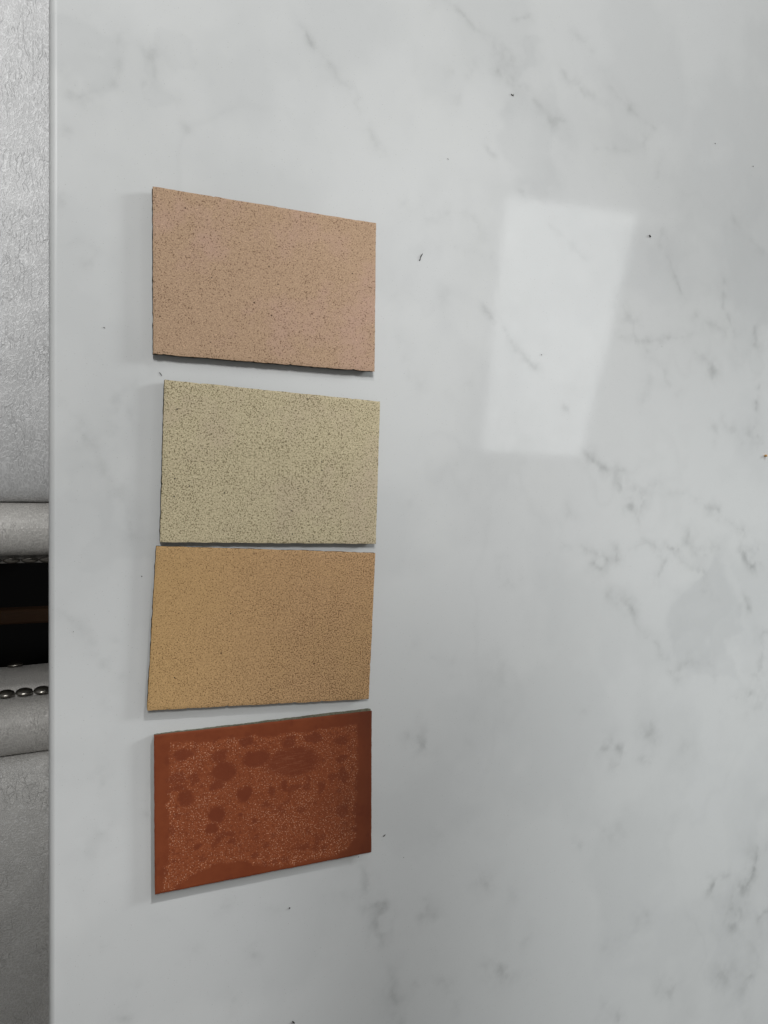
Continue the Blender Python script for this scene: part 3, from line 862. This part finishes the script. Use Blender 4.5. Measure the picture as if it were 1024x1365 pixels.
# ------------------------------------------------------------------ crumbs on the tabletop
n = NT('black_crumb'); BLACK = n.setp(Base_Color=n.mix(n.noise(2000, 2), (0.012, 0.011, 0.01), (0.035, 0.033, 0.03)), Roughness=0.7)
n = NT('grey_crumb'); GREYC = n.setp(Base_Color=n.mix(n.noise(2000, 2), (0.06, 0.06, 0.055), (0.22, 0.22, 0.2)), Roughness=0.7)
n = NT('orange_crumb'); ORANGE = n.setp(Base_Color=n.mix(n.noise(1500, 2), (0.60, 0.27, 0.04), (0.65, 0.38, 0.10)), Roughness=0.6)


def crumb(x, y, pts, rad, mat, label, name='crumb', cat='crumb'):
    """a curled fleck: lumpy tube through a few points (mm, relative)"""
    P_ = [Vector((a * 0.001, b * 0.001, c * 0.001)) for a, b, c in pts]
    V_, F_ = [], []
    ns = 8
    m = len(P_)
    for i, p in enumerate(P_):
        t = (P_[min(i + 1, m - 1)] - P_[max(i - 1, 0)]).normalized()
        s = t.cross(Vector((0, 0, 1))).normalized(); u = s.cross(t)
        r_ = rad[i] * 0.001
        for k in range(ns):
            a = 2 * math.pi * k / ns
            rr = r_ * (0.8 + 0.4 * rnd.random())
            V_.append(p + s * math.cos(a) * rr + u * math.sin(a) * rr)
    for i in range(m - 1):
        for k in range(ns):
            k2 = (k + 1) % ns
            F_.append([i * ns + k, i * ns + k2, (i + 1) * ns + k2, (i + 1) * ns + k])
    F_.append([k for k in range(ns)][::-1]); F_.append([(m - 1) * ns + k for k in range(ns)])
    zmin = min(v.z for v in V_)
    V_ = [(v.x, v.y, v.z - zmin) for v in V_]
    o = mesh_obj(name, V_, F_, mat, None, True, (x, y, TZ + 0.0001))
    tag(o, label, cat)
    return o


crumb(0.248, 0.1714, [(1.5, 3.0, .3), (.7, 1.7, .35), (-.1, .6, .4), (-.6, -.7, .4), (-.7, -1.9, .35), (-1.5, -2.6, .3)], [.1, .3, .36, .26, .38, .15], BLACK, 'dark curled fibre to the right of the pinkish tile', 'fibre', 'fibre')
crumb(0.4614, 0.2168, [(-.8, .9, .5), (-.1, .1, .6), (.7, -.7, .5)], [.4, .6, .35], BLACK, 'black crumb just right of the bright window reflection')
crumb(0.3243, 0.3039, [(-1.1, .5, .4), (-.3, -.1, .4), (.7, -.5, .4), (1.1, .1, .4), (.5, .8, .4)], [.4, .3, .35, .2, .15], GREYC, 'small grey flake near the top edge, right of centre', 'flake', 'flake')
crumb(0.0648, 0.074, [(-.8, 1.0, .2), (-.1, .3, .25), (.5, -.6, .25), (.8, -1.3, .2)], [.15, .24, .24, .1], BLACK, 'tiny dark fibre at the upper left corner of the cream tile', 'fibre', 'fibre')
crumb(0.0537, -0.0539, [(-.2, .2, .3), (.2, -.2, .3)], [.25, .3], BLACK, 'tiny black speck left of the golden tan tile', 'speck', 'speck')
crumb(0.2236, -0.2483, [(.9, .9, .3), (.1, .1, .35), (-.8, -.4, .3)], [.2, .3, .15], BLACK, 'small dark sliver right of the red brown tile', 'sliver', 'sliver')
crumb(0.1526, -0.2864, [(-.4, -.2, .4), (.3, .3, .4)], [.45, .4], BLACK, 'round black crumb below the red brown tile')
crumb(0.1559, -0.3672, [(-.8, .8, .4), (0, .1, .4), (.9, -.9, .4)], [.35, .5, .3], BLACK, 'black crumb at the bottom edge of the picture')
crumb(0.6015, 0.038, [(0, .9, .7), (.1, 0, .8), (.3, -.9, .7)], [.9, 1.3, .9], ORANGE, 'orange brown crumb near the right edge of the picture')
crumb(0.3544, 0.1096, [(-.2, .2, .3), (.3, -.2, .3)], [.3, .25], BLACK, 'tiny black speck inside the bright window reflection', 'speck', 'speck')
crumb(0.5326, 0.3069, [(-.2, .2, .3), (.3, -.2, .3)], [.3, .3], BLACK, 'tiny dark speck in the upper right part of the tabletop', 'speck', 'speck')
crumb(0.5786, 0.2954, [(-.2, .1, .3), (.3, -.1, .3)], [.35, .3], BLACK, 'tiny dark speck close to the upper right edge', 'speck', 'speck')
crumb(0.0311, 0.0999, [(-.5, .3, .2), (0, 0, .2), (.5, -.3, .2)], [.15, .2, .12], BLACK, 'tiny dark sliver left of the pinkish tile', 'sliver', 'sliver')
crumb(0.2395, -0.2671, [(-.1, .1, .2), (.2, -.1, .2)], [.22, .2], BLACK, 'tiny speck below and right of the red brown tile', 'speck', 'speck')
crumb(0.2693, 0.2458, [(-.3, .3, .2), (.3, -.3, .2)], [.2, .2], GREYC, 'faint grey speck above and right of the pinkish tile', 'speck', 'speck')
crumb(0.0136, -0.0865, [(-.1, .1, .2), (.2, -.1, .2)], [.22, .2], GREYC, 'faint grey speck by the left table edge', 'speck', 'speck')
crumb(0.2037, -0.2601, [(-.5, -.1, .2), (.4, .1, .2)], [.22, .18], BLACK, 'tiny dark speck under the right end of the red brown tile', 'speck', 'speck')
crumb(0.4767, 0.1265, [(-.2, 0, .2), (.2, 0, .2)], [.18, .18], BLACK, 'pinpoint dark speck on the thin vein right of the reflection', 'speck', 'speck')


# ------------------------------------------------------------------ chairs
def rrect(hx, hy, r, n=10, per=26):
    """rounded rectangle outline, counter-clockwise, evenly filled sides"""
    pts = []
    for (sx, sy, a0) in ((1, 1, 0), (-1, 1, 90), (-1, -1, 180), (1, -1, 270)):
        cx, cy = sx * (hx - r), sy * (hy - r)
        for i in range(n + 1):
            a = math.radians(a0 + 90 * i / n)
            pts.append((cx + r * math.cos(a), cy + r * math.sin(a)))
    out = []
    for i in range(len(pts)):
        p, q = pts[i], pts[(i + 1) % len(pts)]
        d = math.hypot(q[0] - p[0], q[1] - p[1])
        k = per if i % (n + 1) == n else 1      # the four straight sides
        for j in range(k):
            out.append((p[0] + (q[0] - p[0]) * j / k, p[1] + (q[1] - p[1]) * j / k))
    return out


def loft(levels, hx, hy, r, cap_top=False, cap_bot=False, wob=0.0, seed=0):
    """levels: (outset, z) from outside-bottom to inside-top"""
    V_, F_ = [], []
    m = None
    for (o_, z) in levels:
        ring = rrect(hx + o_, hy + o_, max(0.004, r + o_))
        m = len(ring)
        for i, (x, y) in enumerate(ring):
            dz = 0
            if wob:
                dz = (float(fbm(np.array(x * 30 + seed), np.array(y * 30), 2, 3)) - 0.5) * wob
            V_.append((x, y, z + dz))
    L = len(levels)
    for l_ in range(L - 1):
        for i in range(m):
            j = (i + 1) % m
            F_.append([l_ * m + i, l_ * m + j, (l_ + 1) * m + j, (l_ + 1) * m + i])
    if cap_top:
        F_.append([(L - 1) * m + i for i in range(m)])
    if cap_bot:
        F_.append([i for i in range(m)][::-1])
    return V_, F_


HX, HY, RC = 0.26, 0.31, 0.035


def make_chair(label, loc, rz, skin, rollskin, crown=1.0):
    c = thing('chair', label, 'chair', (loc[0], loc[1], 0), rz, 'silver leather chairs pushed up to the table')
    S_ = TZ + loc[2]                                           # height of the seam
    # quilted seat pad: dives into the seam, then crowns
    lv = [(-0.050, -0.016), (-0.0505, -0.006), (-0.052, 0.000), (-0.056, 0.0045), (-0.064, 0.0085), (-0.080, 0.016), (-0.105, 0.0225), (-0.14, 0.0285), (-0.18, 0.0315), (-0.215, 0.0325)]
    V_, F_ = loft(lv, HX, HY, 0.09, True, False, 0.002, loc[1] * 7)
    mesh_obj('seat_pad', [(x, y, (z if z < 0.0085 else 0.0085 + (z - 0.0085) * crown) + S_) for x, y, z in V_], F_, skin, c)
    # rolled border between seam and nail row
    lv = [(-0.002, -0.026), (-0.0022, -0.018)]
    for i in range(11):
        a = math.radians(-8 + 176 * i / 10)
        lv.append((-0.0265 + 0.0236 * math.cos(a), -0.009 + 0.0215 * math.sin(a)))
    lv += [(-0.0502, -0.022)]
    V_, F_ = loft(lv, HX, HY, RC + 0.04, False, False, 0.0012, 3 + loc[1])
    mesh_obj('rolled_border', [(x, y, z + S_) for x, y, z in V_], F_, rollskin, c)
    V_, F_ = loft([(-0.0488, -0.006), (-0.0494, -0.0052), (-0.0502, -0.006)], HX, HY, 0.085)
    mesh_obj('seam', [(x, y, z + S_) for x, y, z in V_], F_, THREAD, c)
    # leather clad rail below
    lv = [(0.000, -0.112), (0.006, -0.1115), (0.0085, -0.107), (0.0085, -0.060), (0.0065, -0.036), (0.0046, -0.026), (0.0, -0.0225)]
    V_, F_ = loft(lv, HX, HY, RC + 0.04, True, True, 0.0)
    mesh_obj('seat_rail', [(x, y, z + S_) for x, y, z in V_], F_, rollskin, c)
    # nail heads, domed, on one shared mesh
    Vn, Fn = [], []
    ns, rings = 14, 5
    R_ = 0.0070
    for i in range(rings):
        a = math.pi / 2 * i / rings
        for k in range(ns):
            b = 2 * math.pi * k / ns
            Vn.append((R_ * math.cos(a) * math.cos(b), R_ * math.cos(a) * math.sin(b), 0.0028 * math.sin(a)))
    Vn.append((0, 0, 0.0028))
    for i in range(rings - 1):
        for k in range(ns):
            k2 = (k + 1) % ns
            Fn.append([i * ns + k, i * ns + k2, (i + 1) * ns + k2, (i + 1) * ns + k])
    for k in range(ns):
        Fn.append([(rings - 1) * ns + k, (rings - 1) * ns + (k + 1) % ns, rings * ns])
    Fn.append([k for k in range(ns)][::-1])
    nm = None
    for (out_, z, pitch, tilt, ph) in ((0.0022, -0.0185, 0.0150, 0.42, 0.3), (0.0105, -0.103, 0.055, 0.05, 0.0)):
        ring = rrect(HX + out_, HY + out_, RC + 0.04 + out_, 10, 60)
        P_ = [Vector((a, b, 0)) for a, b in ring]
        seg = [(P_[(i + 1) % len(P_)] - P_[i]).length for i in range(len(P_))]
        tot_ = sum(seg); cnt = int(round(tot_ / pitch))
        cum = [0]
        for s_ in seg:
            cum.append(cum[-1] + s_)
        j = 0
        for k in range(cnt):
            d = (k + ph) * tot_ / cnt
            while cum[j + 1] < d:
                j += 1
            t_ = (d - cum[j]) / seg[j]
            p = P_[j].lerp(P_[(j + 1) % len(P_)], t_)
            tang = (P_[(j + 1) % len(P_)] - P_[j]).normalized()
            outw = Vector((tang.y, -tang.x, 0))
            nrm = (outw * math.cos(tilt) + Vector((0, 0, 1)) * math.sin(tilt)).normalized()
            rot = nrm.to_track_quat('Z', 'Y').to_euler()
            if nm is None:
                o = mesh_obj('nail_head', Vn, Fn, NAIL, c); nm = o.data
            else:
                o = bpy.data.objects.new('nail_head', nm); link(o); o.parent = c
            o.location = (p.x, p.y, S_ + z + (rnd.random() - 0.5) * 0.0008)
            o.rotation_euler = rot
            o.scale = (1.08, 0.78, 1)
    # frame: four legs and side stretchers, backrest on the side away from the table
    for sx in (-1, 1):
        for sy in (-1, 1):
            v_, f_ = box_mesh(sx * 0.225 - 0.02, sx * 0.225 + 0.02, sy * 0.27 - 0.02, sy * 0.27 + 0.02, 0.003, S_ - 0.1125, 0.003)
            mesh_obj('leg', v_, f_, DARKWOOD, c, False)
    for sy in (-1, 1):
        v_, f_ = box_mesh(-0.2045, 0.2045, sy * 0.235 - 0.012, sy * 0.235 + 0.012, 0.13, 0.165, 0.003)
        mesh_obj('stretcher', v_, f_, DARKWOOD, c, False)
    return c


chairA = make_chair('silver grey leather chair with creased seat, beside the upper left table edge', (-0.115, 0.2485, -0.25), 0.0, LEATHER_A, LEATHER_ROLL, 0.35)
chairB = make_chair('darker silver grey leather chair with pebbled seat and full nail row, lower left', (-0.115, -0.4985, -0.25), math.radians(1.2), LEATHER_B, LEATHER_ROLL)
for c, skin in ((chairA, LEATHER_A), (chairB, LEATHER_B)):
    v_, f_ = box_mesh(-0.335, -0.272, -0.29, 0.29, 0.45, 0.93, 0.02)
    mesh_obj('backrest', v_, f_, skin, c)

# ------------------------------------------------------------------ luminous ceiling panel mirrored in the stone
n = NT('panel_glow')
n.setp(Base_Color=(0.8, 0.8, 0.8, 1))
n.b.inputs['Emission Color'].default_value = (0.97, 1.0, 1.0, 1)
n.b.inputs['Emission Strength'].default_value = 1.9
GLOW = n.m
q = [(1.491, 1.025), (2.051, 1.049), (1.811, 0.145), (1.409, 0.146)]
h0 = TZ + 1.8
V_ = [(x, y, h0) for x, y in q] + [(x, y, h0 + 0.03) for x, y in q]
F_ = [(0, 1, 2, 3), (7, 6, 5, 4), (0, 4, 5, 1), (1, 5, 6, 2), (2, 6, 7, 3), (3, 7, 4, 0)]
p_o = mesh_obj('ceiling_light', V_, F_, GLOW, None, False)
tag(p_o, 'bright four sided light panel overhead, mirrored in the polished tabletop', 'ceiling light')
